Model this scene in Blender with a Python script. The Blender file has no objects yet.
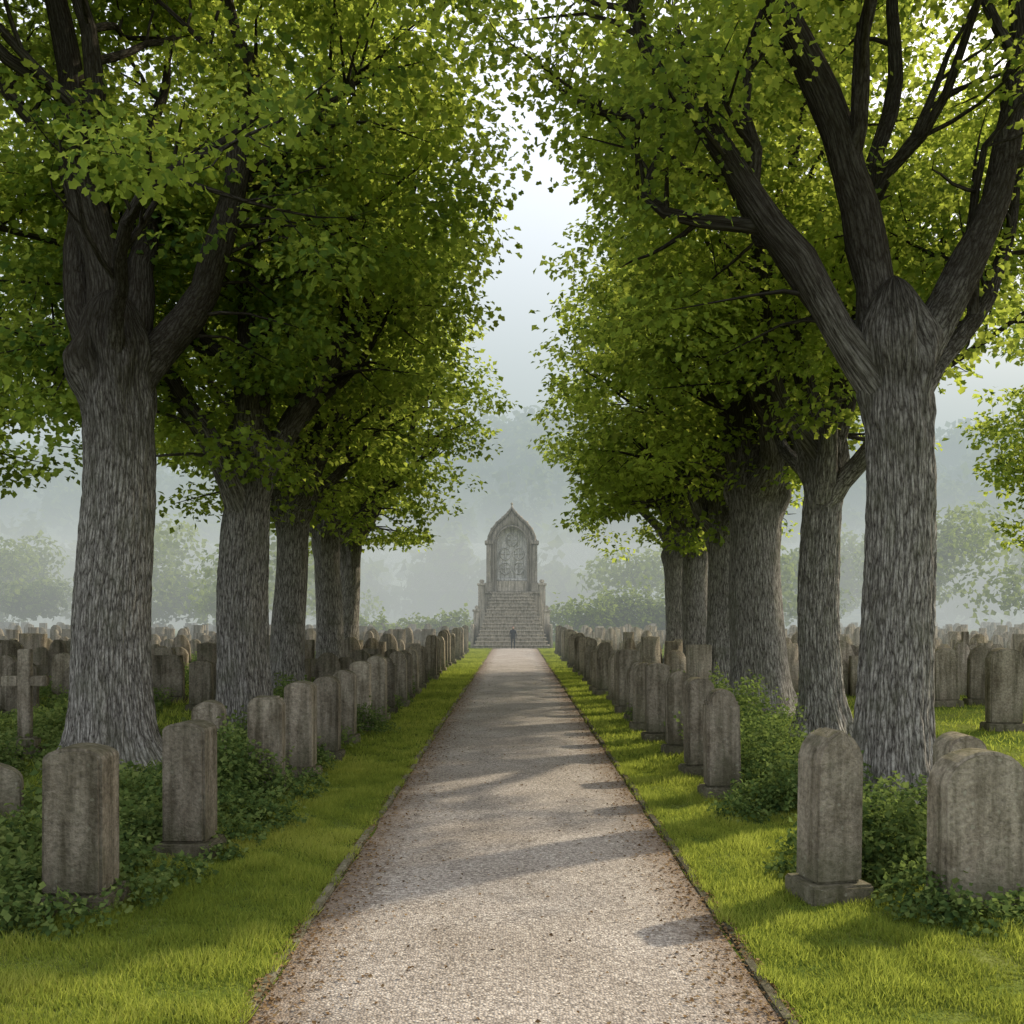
import bpy, bmesh, math, random
import numpy as np
from mathutils import Vector, noise, Matrix

random.seed(7); rng = np.random.default_rng(7)
scene = bpy.context.scene
COL = scene.collection
scene.view_settings.view_transform = 'Standard'
scene.view_settings.look = 'None'
scene.view_settings.exposure = 0

# ------------------------------------------------------------------ helpers
def link(o, parent=None):
    COL.objects.link(o)
    if parent is not None: o.parent = parent
    return o

def empty(name, loc=(0,0,0)):
    e = bpy.data.objects.new(name, None); e.location = loc; e.empty_display_size = .3
    return link(e)

def np_mesh(name, V, F, mat=None, smooth=False, attrs=None):
    V = np.asarray(V, dtype=np.float32); F = np.asarray(F, dtype=np.int32)
    me = bpy.data.meshes.new(name)
    k = F.shape[1]; m = F.shape[0]
    me.vertices.add(len(V)); me.vertices.foreach_set('co', V.ravel())
    me.loops.add(m*k); me.loops.foreach_set('vertex_index', F.ravel())
    me.polygons.add(m)
    me.polygons.foreach_set('loop_start', np.arange(0, m*k, k, dtype=np.int32))
    me.polygons.foreach_set('loop_total', np.full(m, k, dtype=np.int32))
    if smooth: me.polygons.foreach_set('use_smooth', np.ones(m, dtype=bool))
    me.update(calc_edges=True)
    if attrs:
        for nm,(typ,arr) in attrs.items():
            a = me.attributes.new(nm, typ, 'POINT')
            a.data.foreach_set('vector' if typ=='FLOAT_VECTOR' else 'value', np.asarray(arr,dtype=np.float32).ravel())
    if mat: me.materials.append(mat)
    return me

def nrm(a): return a/np.maximum(np.linalg.norm(a,axis=-1,keepdims=True),1e-9)

def cards(name, P, Yax, Nax, S, tint, tmpl, mat, W=None):
    TV, TF = tmpl
    Y = nrm(Yax); N = Nax - (Nax*Y).sum(1,keepdims=True)*Y; N = nrm(N); X = np.cross(Y,N)
    n=len(P); k=len(TV)
    Wd = S if W is None else W
    V = (P[:,None,:] + X[:,None,:]*(TV[None,:,0,None]*Wd[:,None,None])
         + Y[:,None,:]*(TV[None,:,1,None]*S[:,None,None])
         + N[:,None,:]*(TV[None,:,2,None]*S[:,None,None]))
    F = TF[None,:,:] + (np.arange(n)*k)[:,None,None]
    return np_mesh(name, V.reshape(-1,3), F.reshape(-1,TF.shape[1]), mat, False,
                   {'tint':('FLOAT',np.repeat(tint,k))})

def fan(outline, c):
    V=[c]+outline; n=len(outline)
    F=[(0,1+i,1+(i+1)%n) for i in range(n)]
    return np.array(V,float), np.array(F)
_half=[(0.46,0.14),(0.30,0.42),(0.44,0.72)]
LOBED = fan([(0,0,0)]+[(x,y,abs(x)*.28-.1*y*y) for x,y in _half]+[(0,1,-.16)]+[(-x,y,abs(x)*.28-.1*y*y) for x,y in _half[::-1]], (0,.4,-.02))
OVAL = (np.array([(0,0,0),(.36,.3,.12),(.30,.7,.07),(0,1,-.1),(-.30,.7,.07),(-.36,.3,.12)],float),
        np.array([(0,1,2),(0,2,3),(0,3,4),(0,4,5)]))
RHOMB = (np.array([(0,0,0),(.42,.45,.14),(0,1,-.06),(-.42,.45,.14)],float), np.array([(0,1,2),(0,2,3)]))
BLADE = (np.array([(-.5,0,0),(.5,0,0),(-.4,.5,.05),(.4,.5,.05),(0,1,.28)],float), np.array([(0,1,3),(0,3,2),(2,3,4)]))

def tube(pts, rad, seg=8, disp=None):
    pts=[Vector(p) for p in pts]; V=[];A=[];F=[]
    t0=(pts[1]-pts[0]).normalized()
    u=Vector((1,0,0)) if abs(t0.x)<.9 else Vector((0,1,0))
    u=(u-t0*u.dot(t0)).normalized(); L=0
    for i,p in enumerate(pts):
        t=(pts[min(i+1,len(pts)-1)]-pts[max(i-1,0)]).normalized()
        u=(u-t*u.dot(t)).normalized(); w=t.cross(u)
        if i: L+=(p-pts[i-1]).length
        for j in range(seg):
            a=2*math.pi*j/seg; r=rad[i]
            if disp: r=disp(i,a,L,r)
            d=u*math.cos(a)+w*math.sin(a)
            V.append(p+d*r); A.append((math.cos(a)*rad[0],math.sin(a)*rad[0],L+p.x))
    n=len(pts)
    for i in range(n-1):
        for j in range(seg):
            k=(j+1)%seg
            F.append((i*seg+j,i*seg+k,(i+1)*seg+k,(i+1)*seg+j))
    return V,A,F

class Acc:
    def __init__(s): s.V=[];s.A=[];s.F=[];s.n=0
    def add(s,t):
        V,A,F=t
        s.V.append(np.array([tuple(v) for v in V])); s.A.append(np.array(A)); s.F.append(np.array(F)+s.n); s.n+=len(V)
    def mesh(s,name,mat):
        return np_mesh(name,np.concatenate(s.V),np.concatenate(s.F),mat,True,{'bark':('FLOAT_VECTOR',np.concatenate(s.A))})

# ------------------------------------------------------------------ materials
def newmat(name):
    m=bpy.data.materials.new(name); m.use_nodes=True
    nt=m.node_tree; nt.nodes.clear()
    out=nt.nodes.new('ShaderNodeOutputMaterial')
    return m,nt,out
def N(nt,t,**kw):
    n=nt.nodes.new(t)
    for k,v in kw.items(): setattr(n,k,v)
    return n
def ramp(nt,stops):
    r=N(nt,'ShaderNodeValToRGB'); e=r.color_ramp.elements
    e[0].position=stops[0][0]; e[0].color=(*stops[0][1],1)
    e[1].position=stops[-1][0]; e[1].color=(*stops[-1][1],1)
    for p,c in stops[1:-1]:
        x=e.new(p); x.color=(*c,1)
    return r
def noise_n(nt,vec,scale,detail=5,rough=.6):
    n=N(nt,'ShaderNodeTexNoise'); n.inputs['Scale'].default_value=scale; n.inputs['Detail'].default_value=detail
    n.inputs['Roughness'].default_value=rough
    if vec is not None: nt.links.new(vec,n.inputs['Vector'])
    return n
def mixc(nt,f,a,b,mode='MIX'):
    m=N(nt,'ShaderNodeMix',data_type='RGBA',blend_type=mode)
    for s,v in ((0,f),(6,a),(7,b)):
        if hasattr(v,'is_output'): nt.links.new(v,m.inputs[s])
        elif isinstance(v,(int,float)): m.inputs[s].default_value=v
        else: m.inputs[s].default_value=(*v,1)
    return m.outputs[2]

def leaf_mat(name, dark, mid, light, trans, tfac=.42, rough=.5):
    m,nt,out=newmat(name)
    at=N(nt,'ShaderNodeAttribute',attribute_name='tint')
    r=ramp(nt,[(0,dark),(.5,mid),(1,light)]); nt.links.new(at.outputs['Fac'],r.inputs[0])
    p=N(nt,'ShaderNodeBsdfDiffuse'); nt.links.new(r.outputs[0],p.inputs['Color'])
    t=N(nt,'ShaderNodeBsdfTranslucent')
    tc=mixc(nt,at.outputs['Fac'],[c*.5 for c in trans],trans); nt.links.new(tc,t.inputs['Color'])
    mx=N(nt,'ShaderNodeMixShader'); mx.inputs[0].default_value=tfac
    nt.links.new(p.outputs[0],mx.inputs[1]); nt.links.new(t.outputs[0],mx.inputs[2]); nt.links.new(mx.outputs[0],out.inputs[0])
    return m
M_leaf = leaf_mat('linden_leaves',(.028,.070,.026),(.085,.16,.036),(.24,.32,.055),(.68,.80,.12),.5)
M_ivy  = leaf_mat('ivy_leaves',(.030,.058,.022),(.08,.125,.037),(.17,.21,.065),(.26,.36,.09),.3)
M_grass= leaf_mat('grass_blades',(.10,.145,.026),(.185,.235,.04),(.33,.325,.08),(.56,.64,.10),.4)
M_far  = leaf_mat('forest_leaves',(.04,.06,.028),(.07,.11,.035),(.16,.20,.05),(.3,.38,.08),.4)
M_litter=leaf_mat('fallen_leaves',(.07,.045,.025),(.16,.10,.05),(.26,.18,.09),(.2,.12,.05),.15,.8)

# bark
M_bark,nt,out=newmat('tree_bark')
at=N(nt,'ShaderNodeAttribute',attribute_name='bark')
mp=N(nt,'ShaderNodeMapping'); mp.inputs['Scale'].default_value=(1,1,.17); nt.links.new(at.outputs['Vector'],mp.inputs[0])
wn=noise_n(nt,mp.outputs[0],9,3,.7)
wv=N(nt,'ShaderNodeVectorMath',operation='MULTIPLY_ADD'); nt.links.new(wn.outputs['Color'],wv.inputs[0]); wv.inputs[1].default_value=(.10,.10,.10); nt.links.new(mp.outputs[0],wv.inputs[2])
vo=N(nt,'ShaderNodeTexVoronoi',feature='DISTANCE_TO_EDGE'); vo.inputs['Scale'].default_value=15; nt.links.new(wv.outputs[0],vo.inputs['Vector'])
mp2=N(nt,'ShaderNodeMapping'); mp2.inputs['Scale'].default_value=(1,1,.45); nt.links.new(at.outputs['Vector'],mp2.inputs[0])
nf=noise_n(nt,mp2.outputs[0],30,5,.75); nb=noise_n(nt,at.outputs['Vector'],1.6,3)
rr=ramp(nt,[(0,(.09,.082,.073)),(.07,(.26,.245,.22)),(.25,(.43,.41,.375))]); nt.links.new(vo.outputs['Distance'],rr.inputs[0])
nfr=ramp(nt,[(.36,(.36,.345,.335)),(.62,(1.25,1.25,1.25))]); nt.links.new(nf.outputs['Fac'],nfr.inputs[0])
c2=mixc(nt,1.0,rr.outputs[0],nfr.outputs[0],'MULTIPLY')
rm=ramp(nt,[(.50,(0,0,0)),(.7,(.4,.4,.4))]); nt.links.new(nb.outputs['Fac'],rm.inputs[0])
c3=mixc(nt,rm.outputs[0],c2,(.16,.165,.11))
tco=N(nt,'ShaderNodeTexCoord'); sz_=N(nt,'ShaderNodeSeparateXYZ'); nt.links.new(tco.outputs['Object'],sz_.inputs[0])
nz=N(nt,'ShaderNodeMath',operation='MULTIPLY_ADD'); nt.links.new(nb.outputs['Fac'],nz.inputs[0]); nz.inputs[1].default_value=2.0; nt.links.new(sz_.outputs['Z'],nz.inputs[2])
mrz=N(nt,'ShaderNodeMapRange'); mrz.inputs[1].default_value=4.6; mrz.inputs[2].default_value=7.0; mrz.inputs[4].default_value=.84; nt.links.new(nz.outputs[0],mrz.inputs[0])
c3=mixc(nt,mrz.outputs[0],c3,(.024,.019,.014))  # canopy shade painted in above the fork, together with darker young bark
p=N(nt,'ShaderNodeBsdfDiffuse'); nt.links.new(c3,p.inputs['Color'])
md=N(nt,'ShaderNodeMath',operation='MINIMUM'); nt.links.new(vo.outputs['Distance'],md.inputs[0]); md.inputs[1].default_value=.25
ma=N(nt,'ShaderNodeMath',operation='MULTIPLY_ADD'); nt.links.new(nf.outputs['Fac'],ma.inputs[0]); ma.inputs[1].default_value=.5; nt.links.new(md.outputs[0],ma.inputs[2])
bp=N(nt,'ShaderNodeBump'); bp.inputs['Strength'].default_value=1; bp.inputs['Distance'].default_value=.08
nt.links.new(ma.outputs[0],bp.inputs['Height']); nt.links.new(bp.outputs[0],p.inputs['Normal']); nt.links.new(p.outputs[0],out.inputs[0])

# stone
def stone_mat(name, a, b, moss=.6):
    m,nt,out=newmat(name)
    tc=N(nt,'ShaderNodeTexCoord'); oi=N(nt,'ShaderNodeObjectInfo')
    off=N(nt,'ShaderNodeVectorMath',operation='ADD'); nt.links.new(tc.outputs['Object'],off.inputs[0])
    sc=N(nt,'ShaderNodeVectorMath',operation='SCALE'); nt.links.new(oi.outputs['Location'],sc.inputs[0]); sc.inputs['Scale'].default_value=1.7
    nt.links.new(sc.outputs[0],off.inputs[1]); v=off.outputs[0]
    n1=noise_n(nt,v,3,5,.68); n2=noise_n(nt,v,26,5,.72)
    st=N(nt,'ShaderNodeMapping'); st.inputs['Scale'].default_value=(9,9,.9); nt.links.new(v,st.inputs[0]); n4=noise_n(nt,st.outputs[0],1,4,.6)
    r=ramp(nt,[(.3,a),(.7,b)]); nt.links.new(n1.outputs['Fac'],r.inputs[0])
    g=ramp(nt,[(.3,(.5,.5,.5)),(.62,(1.08,1.08,1.08))]); nt.links.new(n2.outputs['Fac'],g.inputs[0])
    c=mixc(nt,1.0,r.outputs[0],g.outputs[0],'MULTIPLY')
    s=ramp(nt,[(.35,(.36,.36,.32)),(.58,(1,1,1))]); nt.links.new(n4.outputs['Fac'],s.inputs[0])
    c=mixc(nt,.85,c,s.outputs[0],'MULTIPLY')
    sx=N(nt,'ShaderNodeSeparateXYZ'); nt.links.new(tc.outputs['Object'],sx.inputs[0])
    mr=N(nt,'ShaderNodeMapRange'); mr.inputs[1].default_value=.55; mr.inputs[2].default_value=0; mr.inputs[3].default_value=0; mr.inputs[4].default_value=.38
    nt.links.new(sx.outputs['Z'],mr.inputs[0])
    ge=N(nt,'ShaderNodeNewGeometry'); sn=N(nt,'ShaderNodeSeparateXYZ'); nt.links.new(ge.outputs['Normal'],sn.inputs[0])
    up=N(nt,'ShaderNodeMapRange'); up.inputs[1].default_value=.35; up.inputs[2].default_value=1; up.inputs[4].default_value=.3; nt.links.new(sn.outputs['Z'],up.inputs[0])
    ad=N(nt,'ShaderNodeMath',operation='ADD'); nt.links.new(mr.outputs[0],ad.inputs[0]); nt.links.new(n1.outputs['Fac'],ad.inputs[1])
    ad2=N(nt,'ShaderNodeMath',operation='ADD'); nt.links.new(ad.outputs[0],ad2.inputs[0]); nt.links.new(up.outputs[0],ad2.inputs[1])
    mo=ramp(nt,[(.56,(0,0,0)),(.80,(moss,)*3)]); nt.links.new(ad2.outputs[0],mo.inputs[0])
    c=mixc(nt,mo.outputs[0],c,(.09,.09,.048))
    vl=N(nt,'ShaderNodeTexVoronoi'); vl.inputs['Scale'].default_value=9; nt.links.new(v,vl.inputs['Vector'])
    lm=N(nt,'ShaderNodeMath',operation='MULTIPLY_ADD'); nt.links.new(n2.outputs['Fac'],lm.inputs[0]); lm.inputs[1].default_value=.5; nt.links.new(vl.outputs['Distance'],lm.inputs[2])
    lr=ramp(nt,[(.33,(.45,.45,.45)),(.39,(0,0,0))]); nt.links.new(lm.outputs[0],lr.inputs[0])
    c=mixc(nt,lr.outputs[0],c,(.42,.41,.32))
    hs=N(nt,'ShaderNodeHueSaturation'); nt.links.new(c,hs.inputs['Color'])
    vr=N(nt,'ShaderNodeMapRange'); vr.inputs[3].default_value=.62; vr.inputs[4].default_value=1.2; nt.links.new(oi.outputs['Random'],vr.inputs[0]); nt.links.new(vr.outputs[0],hs.inputs['Value'])
    p=N(nt,'ShaderNodeBsdfDiffuse'); nt.links.new(hs.outputs[0],p.inputs['Color'])
    bp=N(nt,'ShaderNodeBump'); bp.inputs['Strength'].default_value=.8; bp.inputs['Distance'].default_value=.04
    nt.links.new(n2.outputs['Fac'],bp.inputs['Height']); nt.links.new(bp.outputs[0],p.inputs['Normal']); nt.links.new(p.outputs[0],out.inputs[0])
    return m
M_stone=stone_mat('weathered_stone',(.26,.22,.165),(.50,.445,.355))
M_monu=stone_mat('monument_stone',(.42,.375,.31),(.60,.54,.45),.12)
M_pale=stone_mat('pale_relief_stone',(.58,.57,.53),(.72,.70,.66),.03)

def ground_mat():
    m,nt,out=newmat('grass_ground')
    tc=N(nt,'ShaderNodeTexCoord'); v=tc.outputs['Object']
    n1=noise_n(nt,v,.5,4,.6); n2=noise_n(nt,v,14,3,.7)
    r=ramp(nt,[(.3,(.06,.09,.02)),(.5,(.115,.155,.03)),(.72,(.19,.20,.06))]); nt.links.new(n1.outputs['Fac'],r.inputs[0])
    g=ramp(nt,[(.3,(.4,.4,.4)),(.65,(1.15,1.15,1.15))]); nt.links.new(n2.outputs['Fac'],g.inputs[0])
    c=mixc(nt,1.0,r.outputs[0],g.outputs[0],'MULTIPLY')
    p=N(nt,'ShaderNodeBsdfDiffuse'); nt.links.new(c,p.inputs['Color']); nt.links.new(p.outputs[0],out.inputs[0])
    return m
M_ground=ground_mat()

def path_mat():
    m,nt,out=newmat('gravel_path')
    tc=N(nt,'ShaderNodeTexCoord'); v=tc.outputs['Object']
    vo=N(nt,'ShaderNodeTexVoronoi'); vo.inputs['Scale'].default_value=62; nt.links.new(v,vo.inputs['Vector'])
    n1=noise_n(nt,v,.9,4,.6); n2=noise_n(nt,v,9,4,.7)
    sx=N(nt,'ShaderNodeSeparateColor'); nt.links.new(vo.outputs['Color'],sx.inputs[0])
    r=ramp(nt,[(0,(.19,.165,.145)),(.5,(.35,.31,.275)),(.85,(.46,.415,.37)),(1,(.58,.535,.48))]); nt.links.new(sx.outputs[0],r.inputs[0])
    g=ramp(nt,[(.3,(.76,.73,.69)),(.7,(1.1,1.1,1.1))]); nt.links.new(n1.outputs['Fac'],g.inputs[0])
    c=mixc(nt,1.0,r.outputs[0],g.outputs[0],'MULTIPLY')
    d=ramp(nt,[(0,(1.1,1.1,1.1)),(.55,(.9,.9,.9)),(.9,(.35,.34,.33))]); nt.links.new(vo.outputs['Distance'],d.inputs[0])
    c=mixc(nt,.8,c,d.outputs[0],'MULTIPLY')
    sp=N(nt,'ShaderNodeSeparateXYZ'); nt.links.new(v,sp.inputs[0])
    ab=N(nt,'ShaderNodeMath',operation='ABSOLUTE'); nt.links.new(sp.outputs['X'],ab.inputs[0])
    ad=N(nt,'ShaderNodeMath',operation='MULTIPLY_ADD'); nt.links.new(n2.outputs['Fac'],ad.inputs[0]); ad.inputs[1].default_value=.7; nt.links.new(ab.outputs[0],ad.inputs[2])
    mr=N(nt,'ShaderNodeMapRange'); mr.inputs[1].default_value=1.3; mr.inputs[2].default_value=1.72; mr.inputs[4].default_value=.8; nt.links.new(ad.outputs[0],mr.inputs[0])
    c=mixc(nt,mr.outputs[0],c,(.16,.11,.07))
    p=N(nt,'ShaderNodeBsdfPrincipled'); nt.links.new(c,p.inputs['Base Color']); p.inputs['Roughness'].default_value=.88; p.inputs['Specular IOR Level'].default_value=.3
    bp=N(nt,'ShaderNodeBump'); bp.invert=True; bp.inputs['Strength'].default_value=.8; bp.inputs['Distance'].default_value=.012
    nt.links.new(vo.outputs['Distance'],bp.inputs['Height']); nt.links.new(bp.outputs[0],p.inputs['Normal']); nt.links.new(p.outputs[0],out.inputs[0])
    return m
M_path=path_mat()
def flat_mat(name,c,r=.8):
    m,nt,out=newmat(name); p=N(nt,'ShaderNodeBsdfPrincipled')
    tc=N(nt,'ShaderNodeTexCoord'); n=noise_n(nt,tc.outputs['Object'],12,4)
    cc=mixc(nt,n.outputs['Fac'],[x*.7 for x in c],[x*1.3 for x in c]); nt.links.new(cc,p.inputs['Base Color'])
    p.inputs['Roughness'].default_value=r; nt.links.new(p.outputs[0],out.inputs[0]); return m

# ------------------------------------------------------------------ ground, path
g=np_mesh('ground',[(-900,-200,0),(900,-200,0),(900,1200,0),(-900,1200,0)],[(0,1,2,3)],M_ground)
link(bpy.data.objects.new('ground',g))
PW=1.37
ys=np.concatenate([np.arange(-8,30,.25),np.arange(30,62.1,1)])
xs=np.linspace(-1,1,9)
PV=[];PF=[]
for i,y in enumerate(ys):
    for x in xs:
        w=PW+.03*noise.noise(Vector((np.sign(x)*5,y*1.3,0))) 
        PV.append((x*w,y,.006+.03*(1-x*x)))
for i in range(len(ys)-1):
    for j in range(8):
        a=i*9+j; PF.append((a,a+1,a+10,a+9))
link(bpy.data.objects.new('gravel_path',np_mesh('gravel_path',PV,PF,M_path,True)))

def box(bm,x0,x1,y0,y1,z0,z1,bev=0.0):
    r=bmesh.ops.create_cube(bm,size=1,matrix=Matrix.Translation(((x0+x1)/2,(y0+y1)/2,(z0+z1)/2))@Matrix.Diagonal((x1-x0,y1-y0,z1-z0,1)))
    if bev:
        es=list({e for v in r['verts'] for e in v.link_edges})
        bmesh.ops.bevel(bm,geom=es,offset=bev,segments=2,affect='EDGES')
def bm_obj(name,bm,mat,parent=None,loc=(0,0,0),rot=(0,0,0),smooth=False):
    me=bpy.data.meshes.new(name); bm.normal_update(); bm.to_mesh(me); bm.free(); me.materials.append(mat)
    if smooth:
        for p in me.polygons: p.use_smooth=True
    o=bpy.data.objects.new(name,me); o.location=loc; o.rotation_euler=rot
    return link(o,parent)

for sgn in (-1,1):
    bm=bmesh.new(); y=-6
    while y<61:
        L=random.uniform(.75,1.05); x=sgn*(PW+.045)+random.uniform(-.015,.015)
        box(bm,x-.035,x+.035,y+.006,y+L-.006,-.05,.022+random.uniform(-.012,.012),.01); y+=L
    bm_obj('path_edging',bm,M_stone)

# ------------------------------------------------------------------ trees
def make_tree(name,x,y,R,fork,cz,rx,rz,seed,near=True,limbs=None,nclump=330,per=120,leaf=.15,lean=(0,0),tmpl=None,tintbias=0.0,openfront=0,opn=.78,wob0=.16):
    rnd=random.Random(seed); rg=np.random.default_rng(seed)
    root=empty(name,(x,y,0)); acc=Acc()
    seg=220 if near else 48
    nr=160 if near else 42
    H=fork+1.0
    pts=[];rad=[]
    for i in range(nr):
        t=i/(nr-1); h=-.15+H*t
        f=1+.50*math.exp(-max(h,0)/.28)+.12*math.exp(-max(h,0)/1.2)
        top=math.exp(-((h-fork+.1)/.6)**2)
        r=R*f*(1-.16*min(h/fork,1))*(1+.20*top)
        if h>fork+.05:
            u_=min(1,(h-fork-.05)/.78); r*=max(.04,math.sqrt(max(0,1-u_**1.6)))
        pts.append((lean[0]*t+.05*math.sin(h*1.1+seed),lean[1]*t+.05*math.cos(h*.9+seed),h)); rad.append(r)
    K=round(R*44)
    def disp(i,a,L,r):
        h=pts[i][2]; ca,sa=math.cos(a),math.sin(a)
        k_=min(1,r/(R*.5))
        big=noise.noise(Vector((ca*1.1+seed*3,sa*1.1,h*.5)))*.10
        lobes=.16*math.exp(-max(h,0)/.5)*math.sin(a*5+seed+noise.noise(Vector((ca,sa,seed)))*3)
        burl=.40*math.exp(-((h-fork+.2)/.75)**2)*noise.noise(Vector((ca*2.2,sa*2.2,h*1.6+seed*7)))
        rr=r*(1+big+lobes+burl)
        if near:
            w=2.6*noise.noise(Vector((ca*2.5,sa*2.5,h*1.1+seed)))+1.3*noise.noise(Vector((ca*6,sa*6,h*3.5)))
            rr+=k_*(.026*(abs(math.sin(a*K/2+w))**.7-.6)+.014*noise.noise(Vector((ca*9,sa*9,h*7))))
        return rr
    acc.add(tube(pts,rad,seg,disp))
    top=Vector((lean[0],lean[1],fork+.6)); nodes=[]
    def grow(start,d,length,r0,level):
        n=max(5,int(length/.45)); p=Vector(start); d=Vector(d).normalized(); P=[p.copy()]; Rr=[r0]
        step=length/n
        for i in range(n):
            t=(i+1)/n
            wob=Vector((rnd.gauss(0,1),rnd.gauss(0,1),rnd.gauss(0,.6)))*(.19 if level else wob0)
            d=(d+wob+Vector((0,0,.06 if level<2 else .02))).normalized()
            p=p+d*step; P.append(p.copy()); Rr.append(r0*((1-t)**.8*.88+.12)*(1+.07*rnd.uniform(-1,1)))
            if i>0: nodes.append((p.copy(),Rr[-1],level,t))
        if level==0: Rr[0]*=1.25; Rr[1]*=1.12
        def dl(i,a,L,r): return r*(1+.16*noise.noise(Vector((math.cos(a)*1.2,math.sin(a)*1.2,L*1.2+r0*50))))
        acc.add(tube(P,Rr,(20 if level==0 else 12 if level==1 else 7) if near else (10 if level==0 else 6),dl))
        if level<2:
            nb=rnd.randint(3,5) if level==0 else rnd.randint(2,3)
            for b in range(nb):
                t=.28+.62*(b+rnd.random()*.8)/nb; k=min(n-1,max(1,int(t*n)))
                base=P[k]; dd=(P[k+1]-P[k]).normalized()
                ax=Vector((rnd.gauss(0,1),rnd.gauss(0,1),rnd.gauss(0,.5))).normalized()
                side=(ax-dd*ax.dot(dd)).normalized()
                out=Vector((base.x-top.x,base.y-top.y,0)); 
                if out.length>.1: side=(side+out.normalized()*.5).normalized()
                nd=(dd*.62+side*.85).normalized()
                grow(base,nd,length*rnd.uniform(.40,.56),Rr[k]*rnd.uniform(.5,.66),level+1)
    if limbs is None:
        nL=rnd.randint(5,6); a0=rnd.random()*6.28
        limbs=[(a0+i*6.283/nL+rnd.uniform(-.3,.3),rnd.uniform(.35,.85),rnd.uniform(.72,.92)*rz*1.0,R*rnd.uniform(.38,.52),rnd.uniform(-.7,.3)) for i in range(nL)]
        limbs.append((rnd.random()*6,.12,rz*1.1,R*.55,.3))
    for az,tilt,ln,r0,dh in limbs:
        d=Vector((math.cos(az)*math.sin(tilt),math.sin(az)*math.sin(tilt),math.cos(tilt)))
        st=Vector((lean[0],lean[1],fork+dh-.25))+Vector((math.cos(az),math.sin(az),0))*R*.25
        grow(st,d,ln,r0,0)
    C=[];c0=Vector((lean[0],lean[1],cz)); tries=0
    while len(C)<nclump and tries<nclump*14:
        tries+=1
        d=Vector((rnd.gauss(0,1),rnd.gauss(0,1),rnd.gauss(0,1))).normalized()
        env=1+.30*noise.noise(d*1.7+Vector((seed*3.1,0,0)))
        rr=(.38+.62*rnd.random()**.55)*env
        q=c0+Vector((d.x*rx,d.y*rx,d.z*rz))*rr
        if q.z<fork-.5: continue
        if noise.noise(q*.42+Vector((seed*9,0,0)))<-.15: continue
        if openfront:
            if q.y<.8 and q.z<openfront+ .25*(q.y): 
                if rnd.random()<opn: continue
            if abs(q.x)<1.9 and q.y<.9 and q.z<openfront: continue
        C.append((q,rr))
    for (np_,r_,lv,t_) in nodes:
        if lv==2 and t_>.55 and rnd.random()<.30 or lv==1 and t_>.8 and rnd.random()<.5:
            if openfront and np_.y<.4 and abs(np_.x)<1.4 and np_.z<openfront-.6: continue
            C.append((np_+Vector((rnd.gauss(0,.2),rnd.gauss(0,.2),rnd.gauss(0,.15))),.9))
    NP=np.array([tuple(n[0]) for n in nodes]); 
    Ps=[];Ys=[];Ns=[];Ss=[];Ts=[]
    for q,rr in C:
        qa=np.array(tuple(q)); dv=NP-qa; dist=np.sqrt((dv**2).sum(1))+np.maximum(0,dv[:,2])*1.2
        k=int(dist.argmin()); s=Vector(NP[k]); 
        if (q-s).length>3.2: 
            q=s+(q-s).normalized()*(2.2+rnd.random()); qa=np.array(tuple(q))
        mid=(s+q)/2+Vector((rnd.gauss(0,.12),rnd.gauss(0,.12),rnd.gauss(0,.1)+.15))
        r0=min(nodes[k][1]*.6,.04)
        acc.add(tube([s,(s+mid)/2+Vector((0,0,.05)),mid,q],[r0,r0*.75,r0*.5,.006],5 if near else 4))
        m=int(per*rnd.uniform(.6,1.35)); rc=rnd.uniform(.55,.98)
        d=nrm(rg.normal(size=(m,3))); rad_=rg.random(m)**.45*rc
        off=d*rad_[:,None]*np.array([1.15,1.15,.5])
        off[:,2]-=.16*(off[:,0]**2+off[:,1]**2)
        Ps.append(qa+off)
        outv=nrm(off*np.array([1,1,.3])+rg.normal(size=(m,3))*.25)
        Ys.append(outv+rg.normal(size=(m,3))*.45+np.array([0,0,-.45]))
        Ns.append(np.array([0,0,1.0])+outv*.5+rg.normal(size=(m,3))*.42)
        Ss.append(leaf*rg.uniform(.6,1.25,m))
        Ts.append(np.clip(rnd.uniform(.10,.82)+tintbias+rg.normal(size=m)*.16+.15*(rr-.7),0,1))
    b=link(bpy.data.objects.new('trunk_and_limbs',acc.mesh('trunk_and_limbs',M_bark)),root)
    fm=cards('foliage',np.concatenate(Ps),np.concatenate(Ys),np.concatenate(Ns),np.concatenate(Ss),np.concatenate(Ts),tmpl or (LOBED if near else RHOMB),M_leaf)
    link(bpy.data.objects.new('foliage',fm),root)
    return root

pi=math.pi
limbL=[(0.1,.55,8,.25,-.3),(pi-.2,.40,8,.24,.0),(pi/2,.12,9,.30,.3),(.9,.35,8.5,.22,.2),(2.3,.8,7,.2,-.3),(-1.2,.85,4.5,.13,-.1)]
limbR=[(pi+.10,.55,7.5,.20,-.3),(pi-.9,.10,9,.25,.2),(0.15,.42,8,.22,.0),(.5,.95,5.5,.14,-.4),(pi/2,.6,7.5,.18,-.1),(2.4,.8,7,.16,.1)]
make_tree('linden_tree',-5.6,14.0,.54,5.8,11.2,5.0,6.6,3,True,limbL,350,135,.11,openfront=10.6)
make_tree('linden_tree', 4.35,11.4,.40,5.1,10.8,4.7,6.4,17,True,limbR,370,135,.095,openfront=8.6,opn=.6,wob0=.11)
make_tree('linden_tree',-4.75,17.6,.45,4.9,11.0,4.8,7.0,21,True,None,280,110,.125)
make_tree('linden_tree', 5.35,17.5,.36,4.9,11.2,4.5,6.2,34,True,None,235,105,.125,tintbias=-.02)
make_tree('linden_tree',-5.4,24,.42,5.0,11.0,4.9,7.2,41,False,None,260,95,.155)
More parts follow.
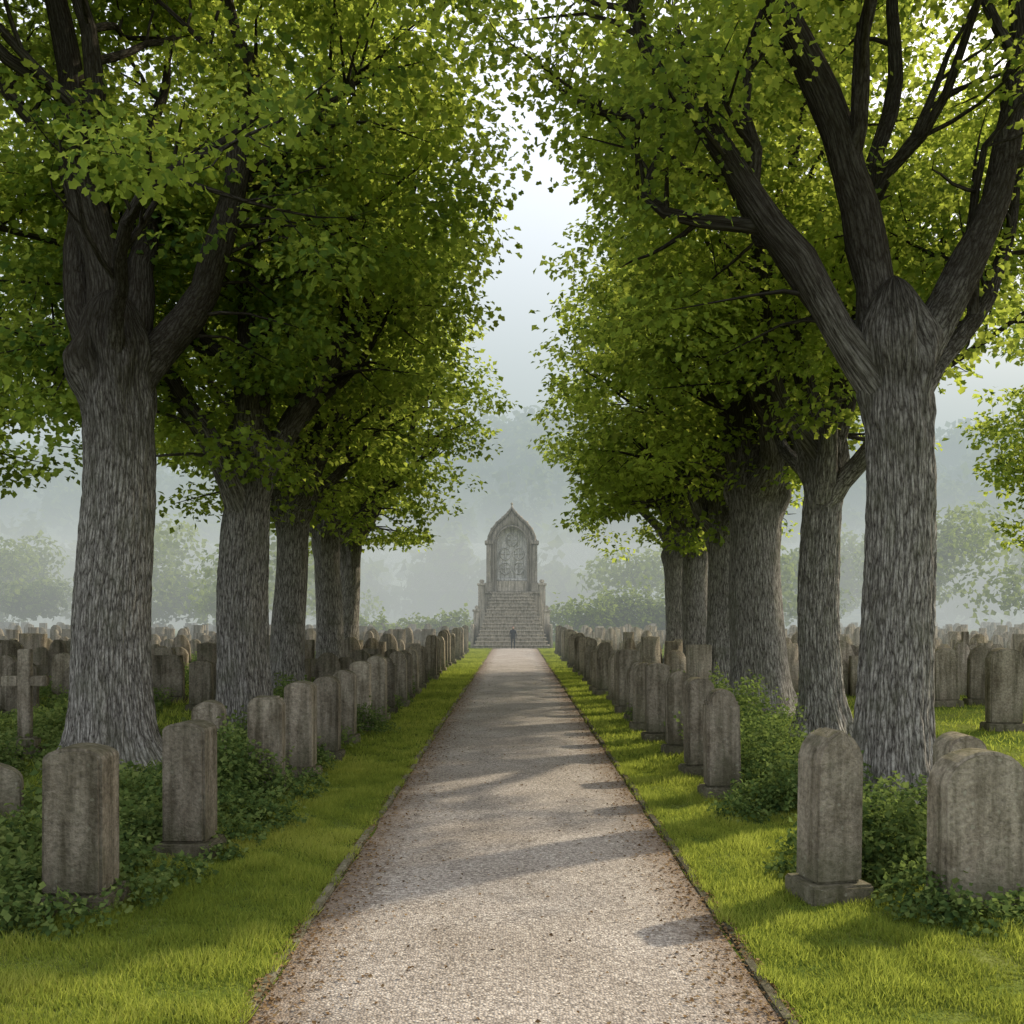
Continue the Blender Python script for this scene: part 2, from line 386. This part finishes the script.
make_tree('linden_tree', 5.2,21.5,.60,5.0,11.2,4.6,6.4,52,False,None,215,92,.155,tintbias=-.04)
make_tree('linden_tree',-5.6,30,.42,4.8,11.0,4.9,7.0,63,False,None,250,80,.185)
make_tree('linden_tree', 5.5,26.5,.46,4.8,11.2,4.6,6.5,74,False,None,215,80,.185,tintbias=-.08)
make_tree('linden_tree',-6.0,36,.44,4.8,10.8,4.8,6.6,85,False,None,240,70,.21)
make_tree('linden_tree', 5.8,32,.44,4.8,11.0,4.8,6.6,96,False,None,225,70,.21,tintbias=-.08)
make_tree('linden_tree', 6.1,38,.42,4.6,10.4,4.8,6.4,107,False,None,225,70,.21,tintbias=-.08)
make_tree('linden_tree', 20,33,.42,4.8,9.0,5.4,5.4,118,False,None,200,65,.23)
make_tree('linden_tree',-13.5,21.5,.42,4.8,10.0,5.2,5.8,131,False,None,240,80,.18)

# ------------------------------------------------------------------ gravestones
def stone_mesh(kind,w,d,h,plinth=True,seed=0):
    rnd=random.Random(seed); bm=bmesh.new()
    z0=.14 if plinth else -.1
    prof=[(-w/2,z0)]
    if kind=='round':
        prof+=[(-w/2*math.cos(a),h-w/2*.75+math.sin(a)*w/2*.75) for a in np.linspace(0,pi,13)]
    elif kind=='segment':
        prof+=[(-w/2*math.cos(a),h-w*.2+math.sin(a)*w*.2) for a in np.linspace(0,pi,11)]
    elif kind=='shoulder':
        prof+=[(-w/2,h-w*.42),(-w*.40,h-w*.42)]+[(-w*.40*math.cos(a),h-w*.36+math.sin(a)*w*.36) for a in np.linspace(0,pi,11)]+[(w*.40,h-w*.42),(w/2,h-w*.42)]
    elif kind=='gothic':
        prof+=[(-w/2,h-w*.55),(-w*.42,h-w*.33),(-w*.27,h-w*.14),(0,h),(w*.27,h-w*.14),(w*.42,h-w*.33),(w/2,h-w*.55)]
    else:
        prof+=[(-w/2,h-.09),(-w/2+.05,h),(w/2-.05,h),(w/2,h-.09)]
    prof.append((w/2,z0))
    vs=[bm.verts.new((x,-d/2,z)) for x,z in prof]
    f=bm.faces.new(vs)
    r=bmesh.ops.extrude_face_region(bm,geom=[f])
    bmesh.ops.translate(bm,verts=[v for v in r['geom'] if isinstance(v,bmesh.types.BMVert)],vec=(0,d,0))
    bmesh.ops.recalc_face_normals(bm,faces=bm.faces[:])
    es=[e for e in bm.edges if len(e.link_faces)==2 and e.calc_face_angle(0)>.9]
    bmesh.ops.bevel(bm,geom=es,offset=.022,segments=2,affect='EDGES')
    if plinth:
        box(bm,-w/2-.06,w/2+.06,-d/2-.06,d/2+.06,-.12,.137,.018)
    for v in bm.verts:
        nn=noise.noise_vector(v.co*5+Vector((seed*5,0,0)))
        v.co+=nn*.012
    me=bpy.data.meshes.new('gravestone'); bm.normal_update(); bm.to_mesh(me); bm.free(); me.materials.append(M_stone)
    return me
def place_stone(me,x,y,rz=0,tilt=0,name='gravestone',sz=1,sx=1):
    o=bpy.data.objects.new(name,me); o.location=(x,y,0); o.rotation_euler=(tilt,tilt*.6,rz); o.scale=(sx,1,sz); return link(o)
front=[
 ('segment',.41,.36,1.17,-3.10,7.15,.02,True),('segment',.38,.36,1.17,-2.84,8.75,-.03,True),
 ('flat',.40,.30,1.12,-2.98,12.0,.05,True),('segment',.36,.36,1.24,-2.77,12.9,.0,True),
 ('round',.38,.3,1.22,-2.74,14.5,.02,True),('round',.36,.3,1.2,-2.8,16.4,-.02,True),
 ('segment',.36,.3,1.26,-2.82,18.2,.02,True),('round',.38,.3,1.3,-2.74,19.8,0,True),
 ('gothic',.38,.30,1.26,2.33,7.45,.24,True),('round',.66,.26,1.13,3.33,7.2,.10,False),
 ('round',.34,.28,1.10,3.72,8.4,.1,True),
 ('shoulder',.38,.30,1.25,2.38,11.5,.0,True),('round',.36,.3,1.28,2.42,13.1,.08,True),
 ('gothic',.38,.3,1.27,2.48,15.1,0,True),('segment',.38,.3,1.3,2.38,16.7,0,True),
 ('round',.6,.22,1.35,9.9,23,.1,True),('gothic',.6,.22,1.4,10.9,23.4,-.05,True),('round',.62,.25,1.5,8.9,18.2,.05,True),
 ('round',.5,.2,1.3,9.0,27,.1,True),('round',.5,.2,1.2,12.2,26,.1,True),
 ('round',.6,.3,.55,-5.45,10.4,.4,False),
 ('flat',.5,.25,1.25,-9.1,26,.0,True),('shoulder',.5,.25,1.15,-8.2,24,.1,True),('round',.42,.25,.95,-4.1,13.4,.1,True),
 ('round',.55,.22,1.2,-9.6,19.5,.15,True),('gothic',.5,.22,1.3,-10.4,20.5,-.1,True),('segment',.5,.2,1.1,-6.9,22,0,True),
 ('round',.5,.2,1.15,-11.3,25,.1,True),('round',.5,.22,1.1,7.2,20,.1,True),
]
for i,(k,w,d,h,x,y,r,pl) in enumerate(front):
    place_stone(stone_mesh(k,w,d,h,pl,i+1),x,y,r,random.uniform(-.025,.025))
kinds=['round','segment','round','flat','gothic','shoulder']
variants=[stone_mesh(k,.42,.3,1.3,True,100+i) for i,k in enumerate(kinds)]
for sgn,x0,y0 in ((-1,-2.8,21.5),(1,2.42,18.3)):
    y=y0
    while y<58:
        place_stone(random.choice(variants),x0+random.uniform(-.1,.1),y,random.uniform(-.12,.12),random.uniform(-.035,.035),sz=random.uniform(.86,1.08)+(y-20)*.004,sx=random.uniform(.78,1.12))
        y+=random.uniform(1.4,1.95)

def cross(x,y,h,w,rz):
    bm=bmesh.new()
    box(bm,-.09,.09,-.07,.07,.30,h,.015)
    box(bm,-w/2,-.088,-.065,.065,h*.66,h*.66+.15,.012); box(bm,.088,w/2,-.065,.065,h*.66,h*.66+.15,.012)
    box(bm,-.26,.26,-.2,.2,-.1,.16,.02); box(bm,-.18,.18,-.14,.14,.158,.302,.02)
    bm_obj('stone_cross_gravestone',bm,M_stone,None,(x,y,0),(0,0,rz))
cross(-7.2,14.7,1.6,.64,.1); cross(-11.8,22,1.7,.7,-.1); cross(-6.3,28,1.5,.6,.2); cross(13.5,30,1.6,.6,0)

def far_stones(name,xr,yr,n,seed,avoid=3.6):
    rnd=random.Random(seed); V=[]
    tmplp=[(-.5,0),(-.5,.72),(-.36,.9),(-.14,.99),(.14,.99),(.36,.9),(.5,.72),(.5,0)]
    tri=[]
    for i in range(n):
        y=yr[0]+(yr[1]-yr[0])*rnd.random()**1.3; y=round(y/2.2)*2.2+rnd.gauss(0,.25)
        x=rnd.uniform(*xr)*(.35+.65*(y/yr[1]))
        if abs(x)<avoid: continue
        w=rnd.uniform(.4,.75); d=rnd.uniform(.12,.25); h=rnd.uniform(.7,1.5); a=rnd.gauss(0,.12); tl=rnd.gauss(0,.03)
        b=len(V); ca,sa=math.cos(a),math.sin(a)
        fl=rnd.random()<.35
        for s in (-1,1):
            for px,pz in tmplp:
                if fl and pz>.5: pz=.97
                lx=px*w+tl*pz*h; ly=s*d/2
                V.append((x+lx*ca-ly*sa,y+lx*sa+ly*ca,pz*h))
        for j in range(7): 
            tri.append((b+j,b+j+1,b+8+j+1)); tri.append((b+j,b+9+j,b+8+j))
        for j in range(1,7):
            tri.append((b,b+j+1,b+j)); tri.append((b+8,b+8+j,b+8+j+1))
    link(bpy.data.objects.new(name,np_mesh(name,V,tri,M_stone)))
far_stones('distant_gravestones',(-75,-4),(24,110),1100,5)
far_stones('distant_gravestones',(4,75),(26,110),950,6)

# ------------------------------------------------------------------ vegetation on ground
def blades(name,n,xr,yr,hh,ww,seed,mask=None,tb=.5,mat=M_grass,ypow=1.0):
    rg=np.random.default_rng(seed)
    x=rg.uniform(*xr,n); y=yr[0]+(yr[1]-yr[0])*rg.random(n)**ypow
    if mask is not None:
        k=mask(x,y); x=x[k];y=y[k]; n=len(x)
    cl=np.array([noise.noise(Vector((a*2.6,b*2.6,seed))) for a,b in zip(x,y)])
    c2=np.array([noise.noise(Vector((a*.6,b*.6,seed+9))) for a,b in zip(x,y)])
    P=np.stack([x,y,np.full(n,-.004)],1)
    Y=np.stack([rg.normal(size=n)*.4+cl*.4,rg.normal(size=n)*.4,np.ones(n)],1)
    Nn=rg.normal(size=(n,3)); Nn[:,2]*=.2
    S=rg.uniform(hh[0],hh[1],n)*(1+1.1*cl); W=rg.uniform(ww[0],ww[1],n)
    t=np.clip(tb+rg.normal(size=n)*.2+.6*c2+.45*cl,0,1)
    link(bpy.data.objects.new(name,cards(name,P,Y,Nn,S,t,BLADE,mat,W)))
edge=lambda x,y:(np.abs(x)>1.40+.05*np.sin(y*7)+.04*np.sin(y*17+x))
for s in (-1,1):
    xr=(1.38,3.3) if s>0 else (-3.3,-1.38)
    blades('grass_verge',90000,xr,(4.4,14),(.03,.08),(.005,.009),11+s,edge,ypow=1.3)
    blades('grass_verge',50000,xr,(13.5,62),(.035,.08),(.010,.022),21+s,edge,ypow=1.4)
    xr=(3.2,18) if s>0 else (-18,-3.2)
    blades('meadow_grass',70000,xr,(5,50),(.06,.16) if s<0 else (.05,.10),(.010,.022),31+s,None,.42,ypow=1.2)

def leaf_domes(name,domes,leaf,mat,seed,dens=900,tb=.45,tmpl=OVAL):
    rg=np.random.default_rng(seed); Ps=[];Ys=[];Ns=[];Ss=[];Ts=[]
    for (x,y,r,h) in domes:
        m=int(dens*r*r*(.5+h/r*.8))
        d=nrm(rg.normal(size=(m,3))); d[:,2]=np.abs(d[:,2])
        bump=np.array([1+.55*noise.noise(Vector((a*2.3+x*3,b*2.3+y*3,c*2.3))) +.3*noise.noise(Vector((a*6+x*3,b*6+y*3,c*6))) for a,b,c in d])
        rad=(.45+.55*rg.random(m)**.4)*bump
        P=np.stack([x+d[:,0]*r*rad,y+d[:,1]*r*rad,d[:,2]*h*rad],1)
        Ps.append(P); Ys.append(d*np.array([1,1,.2])+rg.normal(size=(m,3))*.6+[0,0,-.1]); Ns.append(d+rg.normal(size=(m,3))*.5+[0,0,.7])
        Ss.append(leaf*rg.uniform(.55,1.3,m)); Ts.append(np.clip(tb+.8*(bump-1)+rg.normal(size=m)*.22,0,1))
    o=link(bpy.data.objects.new(name,cards(name,np.concatenate(Ps),np.concatenate(Ys),np.concatenate(Ns),np.concatenate(Ss),np.concatenate(Ts),tmpl,mat)))
    return o
rn=random.Random(4)
ivy=[(-3.55,7.3,.42,.34),(-2.82,7.35,.28,.2),(-3.05,6.72,.34,.22),(-3.6,6.7,.45,.32),(-2.62,7.9,.26,.18),(-3.4,8.1,.5,.36),(-3.3,9,.45,.4),(-2.62,9.2,.33,.22),
     (-2.5,9.9,.4,.3),(-2.95,10.2,.5,.4),(-3.6,10.2,.6,.5),(-2.55,8.6,.2,.14),(-2.6,11.3,.4,.3),(-3.2,11.6,.5,.55),(-3.5,12.6,.6,.7),(-2.5,12.3,.2,.2),(-4.2,7.6,.5,.36),(-4.6,8.6,.6,.42),
     (2.72,7.7,.30,.2),(2.98,7.25,.36,.30),(2.9,6.9,.28,.20),(3.1,6.75,.3,.2),(3.6,6.8,.4,.22),(2.95,7.95,.45,.46),(3.1,8.5,.5,.5),(2.7,8.6,.4,.34),(2.2,8.1,.2,.12),
     (3.0,10.6,.5,.45),(2.6,10.8,.38,.3),(2.85,11.6,.5,.75),(2.3,10.3,.3,.22),(3.2,12.4,.6,.85),(2.9,13.4,.5,.7),(3.7,10.2,.5,.35),(4.4,10.7,.5,.35),(3.4,11.2,.6,.6),(4.9,11.2,.4,.3)]
y=13.5
while y<40:
    for s in (-1,1):
        if rn.random()<.75: ivy.append((s*rn.uniform(2.7,3.6),y+rn.uniform(-.3,.3),rn.uniform(.3,.6),rn.uniform(.25,.7)))
    y+=.8
leaf_domes('ivy_ground_cover',ivy,.05,M_ivy,61,4800,.5,RHOMB)
und=[]
for i in range(170):
    y_=8+34*rn.random()**1.4; x_=-rn.uniform(3.6,14)*(0.6+.4*y_/30)
    if abs(x_)<3.4: continue
    und.append((x_,y_,rn.uniform(.4,.9),rn.uniform(.2,.6)))
for i in range(40):
    y_=9+26*rn.random(); und.append((rn.uniform(3.2,6.3),y_,rn.uniform(.3,.6),rn.uniform(.15,.45)))
leaf_domes('undergrowth',und,.08,M_ivy,62,1500,.7,RHOMB)
for b in [(-3.4,15.4,.7,.9),(3.3,14.3,.75,1.0),(-3.9,18.3,.8,.9),(3.6,17.2,.7,.9),(-7.2,12.8,.8,.6),(-3.3,11.2,.5,.8),(3.0,8.2,.42,.62)]:
    leaf_domes('shrub',[b],.06,M_ivy,int(abs(b[0]*100)),5500,.6,RHOMB)

rg=np.random.default_rng(99)
n=17000; side=rg.choice([-1,1],n); dx=rg.exponential(.17,n); x=side*(PW+.10-dx); y=4.3+40*rg.random(n)**1.7
extra=rg.random(n)<.05; x=np.where(extra,rg.uniform(-1.3,1.3,n),x)
P=np.stack([x,y,.012+.03*(1-np.clip(x/PW,-1,1)**2)+rg.random(n)*.008],1)
Y=rg.normal(size=(n,3)); Y[:,2]*=.15; Nn=np.array([0,0,1.0])+rg.normal(size=(n,3))*.25
link(bpy.data.objects.new('fallen_leaves',cards('fallen_leaves',P,Y,Nn,rg.uniform(.012,.036,n),rg.random(n),RHOMB,M_litter)))

# ------------------------------------------------------------------ monument
mon=empty('gothic_monument',(-.22,62,0))
def part(name,bm,mat=M_monu,smooth=False): return bm_obj(name,bm,mat,mon,(0,0,0),(0,0,0),smooth)
bm=bmesh.new(); ns=16; rise=.225; run=.36
for i in range(ns):
    hw=2.35-1.0*(i/(ns-1))**.8; box(bm,-hw,hw,i*run+.002*i,ns*run+.6-.004*i,i*rise+(.0 if i else -.1),(i+1)*rise-.07,.012)
    box(bm,-hw-.05,hw+.05,i*run-.06,ns*run+.55-.004*i,(i+1)*rise-.068,(i+1)*rise-.002,.012)
part('steps',bm)
zt=ns*rise; yb=ns*run
bm=bmesh.new()
for s in (-1,1):
    for c,yy,h,hw in ((2.05,yb+.3,4.1,.24),(2.3,3.4,2.3,.2)):
        c*=s; box(bm,c-hw,c+hw,yy,yy+.6,-.1,h,.02); box(bm,c-hw-.07,c+hw+.07,yy-.07,yy+.67,h+.002,h+.16,.02); box(bm,c-hw+.08,c+hw-.08,yy+.1,yy+.5,h+.162,h+.42,.06)
    a,b=sorted((s*2.42,s*2.62)); box(bm,a,b,1.65,3.39,-.1,1.5,.02)
part('stair_piers',bm)
bm=bmesh.new(); box(bm,-1.8,1.8,yb-.05,yb+2.2,-.1,zt-.06,.04); box(bm,-1.88,1.88,yb-.13,yb+2.3,zt-.058,zt+.1,.03); part('platform',bm)
ya,yd=yb+.3,.9
outer=[(-1.45,zt+.1),(-1.45,5.5),(-1.45,7.0),(-1.52,7.35),(-1.30,7.85),(-.98,8.28),(-.60,8.62),(-.25,8.98),(0,9.35)]
inner=[(-1.10,zt+.1),(-1.10,5.4),(-1.10,6.7),(-1.08,7.1),(-.96,7.5),(-.76,7.8),(-.50,8.0),(-.24,8.11),(0,8.15)]
def mir(l): return l+[(-x,z) for x,z in l[::-1][1:]]
o_,i_=mir(outer),mir(inner); V=[];F=[]
for yy in (ya,ya+yd):
    V+=[(x,yy,z) for x,z in o_]+[(x,yy,z) for x,z in i_]
n=len(o_); B=2*n
for j in range(n-1):
    F+= [(j,j+1,n+j+1,n+j),(B+j,B+n+j,B+n+j+1,B+j+1),(j,B+j,B+j+1,j+1),(n+j,n+j+1,B+n+j+1,B+n+j)]
me=np_mesh('arch_wall',V,F,M_monu); link(bpy.data.objects.new('arch_wall',me),mon)
bm=bmesh.new()
for s in (-1,1):
    c=s*1.56
    box(bm,c-.24,c+.24,ya-.25,ya+yd+.2,zt+.1,zt+.7,.02); box(bm,c-.17,c+.17,ya-.16,ya+yd+.1,zt+.702,6.9,.03)
    box(bm,c-.28,c+.28,ya-.26,ya+yd+.2,6.902,7.15,.03)
    bmesh.ops.create_cone(bm,segments=4,radius1=.26,radius2=.02,depth=.4,cap_ends=True,matrix=Matrix.Translation((c,ya+.35,7.35))@Matrix.Rotation(pi/4,4,'Z'))
part('piers',bm)
acc=Acc()
acc.add(tube([(x*1.03,ya-.05,z+.05) for x,z in o_[2:-2]],[.10]*len(o_[2:-2]),8))
acc.add(tube([(x*1.0,ya-.04,z) for x,z in i_],[.07]*len(i_),8))
link(bpy.data.objects.new('arch_mouldings',acc.mesh('arch_mouldings',M_monu)),mon)
bm=bmesh.new()
for x,z in [(a,b) for a,b in o_ if 7.4<b<9.1]:
    bmesh.ops.create_icosphere(bm,subdivisions=1,radius=.10,matrix=Matrix.Translation((x*1.06,ya+.1,z+.12)))
bmesh.ops.create_cone(bm,segments=8,radius1=.15,radius2=.04,depth=.45,cap_ends=True,matrix=Matrix.Translation((0,ya+.3,9.45)))
bmesh.ops.create_icosphere(bm,subdivisions=2,radius=.09,matrix=Matrix.Translation((0,ya+.3,9.7)))
part('finial_and_crockets',bm)
PVv=[(0,ya+.6,5.8)]+[(x*1.02,ya+.6,z) for x,z in i_]; PFf=[(0,1+j,2+j) for j in range(n-1)]+[(0,n,1)]
link(bpy.data.objects.new('relief_panel',np_mesh('relief_panel',PVv,PFf,M_pale)),mon)
acc=Acc(); yt=ya+.56
for zz in (5.3,6.3,7.25):
    for xx in (-.45,.45) if zz<7 else (0,):
        acc.add(tube([(xx+.36*math.cos(a),yt,zz+.40*math.sin(a)) for a in np.linspace(0,2*pi,17)],[.05]*17,6))
        acc.add(tube([(xx,yt,zz-.3),(xx,yt,zz+.3)],[.05,.05],6)); acc.add(tube([(xx-.3,yt,zz),(xx+.3,yt,zz)],[.04,.04],6))
acc.add(tube([(-1.08,yt-.1,4.5),(1.08,yt-.1,4.5)],[.1,.1],8))
link(bpy.data.objects.new('tracery',acc.mesh('tracery',M_pale)),mon)
bm=bmesh.new(); box(bm,-1.05,1.05,ya+.1,ya+.56,zt+.102,4.42,.03); part('altar_block',bm)

# ------------------------------------------------------------------ person
def person(x,y,z,h):
    root=empty('person',(x,y,z)); s=h/1.75
    J=[(0,0,.95),(0,0,1.18),(0,0,1.42),(0,-.01,1.52),(0,-.02,1.60),(0,-.02,1.70),
       (-.19,0,1.40),(-.24,-.01,1.14),(-.23,-.08,.90),(-.23,-.11,.82),(.19,0,1.40),(.24,-.01,1.14),(.23,-.08,.90),(.23,-.11,.82),
       (-.10,0,.88),(-.11,-.01,.50),(-.12,.02,.10),(-.13,-.13,.04),(.10,0,.88),(.11,-.02,.50),(.12,.0,.10),(.13,-.15,.04)]
    E=[(0,1),(1,2),(2,3),(3,4),(4,5),(2,6),(6,7),(7,8),(8,9),(2,10),(10,11),(11,12),(12,13),(0,14),(14,15),(15,16),(16,17),(0,18),(18,19),(19,20),(20,21)]
    R=[.155,.145,.15,.06,.095,.085,.075,.052,.036,.034,.075,.052,.036,.034,.10,.075,.05,.04,.10,.075,.05,.04]
    me=bpy.data.meshes.new('body'); me.from_pydata([tuple(c*s for c in j) for j in J],E,[])
    o=bpy.data.objects.new('body',me); link(o,root); me.materials.append(flat_mat('dark_coat',(.03,.032,.04)))
    m=o.modifiers.new('skin','SKIN'); 
    for i,v in enumerate(me.skin_vertices[0].data): v.radius=(R[i]*s,R[i]*s*.85); v.use_root=(i==0)
    ss=o.modifiers.new('sub','SUBSURF'); ss.levels=2; ss.render_levels=2
    bm=bmesh.new(); bmesh.ops.create_icosphere(bm,subdivisions=3,radius=.1*s,matrix=Matrix.Translation((0,-.045*s,1.635*s))@Matrix.Diagonal((.8,.85,1.1,1)))
    for v in bm.verts:
        if v.co.y<-.12*s and abs(v.co.x)<.018*s and abs(v.co.z-1.63*s)<.02*s: v.co.y-=.02*s
    bm_obj('face',bm,flat_mat('skin',(.42,.26,.19)),root,smooth=True)
    bm=bmesh.new(); bmesh.ops.create_icosphere(bm,subdivisions=3,radius=.115*s,matrix=Matrix.Translation((0,0,1.665*s))@Matrix.Diagonal((.85,.9,1,1)))
    bm_obj('hair',bm,flat_mat('dark_hair',(.03,.02,.015)),root,smooth=True)
    return root
person(-.12,61.3,0,1.4)

# ------------------------------------------------------------------ background
leaf_domes('hedge_bushes',[(4.5+i*1.7+rn.uniform(-.4,.4),82+rn.uniform(-3,3),rn.uniform(1.6,2.6),rn.uniform(2.6,4.6)) for i in range(9)]+[(-5-i*2.2,84+rn.uniform(-3,3),rn.uniform(1.4,2.2),rn.uniform(1.6,2.6)) for i in range(5)],.38,M_far,71,160,.95,RHOMB)
def hill_h(x,y):
    t=min(max((y-150)/170,0),1); t=t*t*(3-2*t)
    return t*(42+12*noise.noise(Vector((x*.006,y*.006,3)))+10*math.exp(-((x-40)/160)**2)) - .5
gx=np.linspace(-420,420,61); gy=np.linspace(145,520,34)
HV=[(x,y,hill_h(x,y)) for y in gy for x in gx]
HF=[(j*61+i,j*61+i+1,(j+1)*61+i+1,(j+1)*61+i) for j in range(33) for i in range(60)]
link(bpy.data.objects.new('hill',np_mesh('hill',HV,HF,M_ground,True)))
def forest(name,spec,seed,tb):
    rg=np.random.default_rng(seed); Ps=[];Ys=[];Ns=[];Ss=[];Ts=[]
    for (x,y,z,r,h,m,ls) in spec:
        nl=6; cs=np.stack([rg.normal(size=nl)*r*.38,rg.normal(size=nl)*r*.38,h*rg.uniform(.35,.85,nl)],1)
        ci=rg.integers(0,nl,m); d=nrm(rg.normal(size=(m,3)))
        off=cs[ci]+d*np.array([r*.56,r*.56,h*.22])*(rg.random(m)**.3)[:,None]
        Ps.append(np.array([x,y,z])+off); Ys.append(rg.normal(size=(m,3))); Ns.append(d+[0,0,.5]); Ss.append(ls*rg.uniform(.6,1.3,m))
        Ts.append(np.clip(tb+rg.normal()*.15+rg.normal(size=m)*.15,0,1))
    link(bpy.data.objects.new(name,cards(name,np.concatenate(Ps),np.concatenate(Ys),np.concatenate(Ns),np.concatenate(Ss),np.concatenate(Ts),RHOMB,M_far)))
sp=[]
for i in range(560):
    y=145+200*rn.random(); x=rn.uniform(-1,1)*(60+y*.62); h=rn.uniform(9,16)
    sp.append((x,y,hill_h(x,y)-1,rn.uniform(4,6.5),h,200,2.0))
forest('forest_hillside',sp,81,.45)
sp=[]
for i in range(52):
    x=rn.uniform(-75,75)
    if abs(x)<9: continue
    sp.append((x,rn.uniform(85,120),0,rn.uniform(3,6),rn.uniform(5,13),1100,.6))
forest('treeline',sp,82,.95)

# ------------------------------------------------------------------ mist (absorbing volume, given a glow in place of scattered light)
def mist(name,y0,y1,z1,dens,col,z0=-1):
    mm,nt,out=newmat(name); ab=N(nt,'ShaderNodeVolumeAbsorption'); ab.inputs['Color'].default_value=(0,0,0,1); ab.inputs['Density'].default_value=dens
    em=N(nt,'ShaderNodeEmission'); em.inputs['Color'].default_value=(*col,1); em.inputs['Strength'].default_value=dens
    ad=N(nt,'ShaderNodeAddShader'); nt.links.new(ab.outputs[0],ad.inputs[0]); nt.links.new(em.outputs[0],ad.inputs[1])
    nt.links.new(ad.outputs[0],out.inputs['Volume'])
    bm=bmesh.new(); box(bm,-450,450,y0,y1,z0,z1); bm_obj(name,bm,mm)
mist('mist',36,138,34,.0040,(.52,.58,.56))
mist('mist',138.1,560,78,.0078,(.47,.55,.55))
mist('mist',70,138,12,.0058,(.84,.86,.81))

# ------------------------------------------------------------------ light, sky, camera
EL,AZ=math.radians(34),math.radians(55)
s=Vector((math.sin(AZ)*math.cos(EL),math.cos(AZ)*math.cos(EL),math.sin(EL)))
L=bpy.data.lights.new('sun','SUN'); L.energy=5; L.angle=math.radians(1.2); L.color=(1,.88,.67)
lo=bpy.data.objects.new('sun',L); lo.rotation_euler=(s).to_track_quat('Z','Y').to_euler(); link(lo)
w=bpy.data.worlds.new('World'); scene.world=w; w.use_nodes=True; nt=w.node_tree
bg=nt.nodes['Background']; sk=nt.nodes.new('ShaderNodeTexSky'); sk.sky_type='NISHITA'; sk.sun_disc=False
sk.sun_elevation=EL; sk.sun_rotation=AZ; sk.air_density=1.0; sk.dust_density=4.0; sk.ozone_density=1.0
nt.links.new(sk.outputs[0],bg.inputs[0]); bg.inputs[1].default_value=.13
b2=nt.nodes.new('ShaderNodeBackground'); b2.inputs[0].default_value=(1,.985,.95,1); b2.inputs[1].default_value=.85
ad=nt.nodes.new('ShaderNodeAddShader'); nt.links.new(bg.outputs[0],ad.inputs[0]); nt.links.new(b2.outputs[0],ad.inputs[1])
nt.links.new(ad.outputs[0],nt.nodes['World Output'].inputs[0])

cam=bpy.data.cameras.new('camera'); cam.lens=35.16; cam.sensor_width=36; cam.clip_end=3000; cam.shift_y=.1005; cam.shift_x=-.003
co=bpy.data.objects.new('camera',cam); co.location=(0,0,2.1); co.rotation_euler=(pi/2,0,0); link(co); scene.camera=co
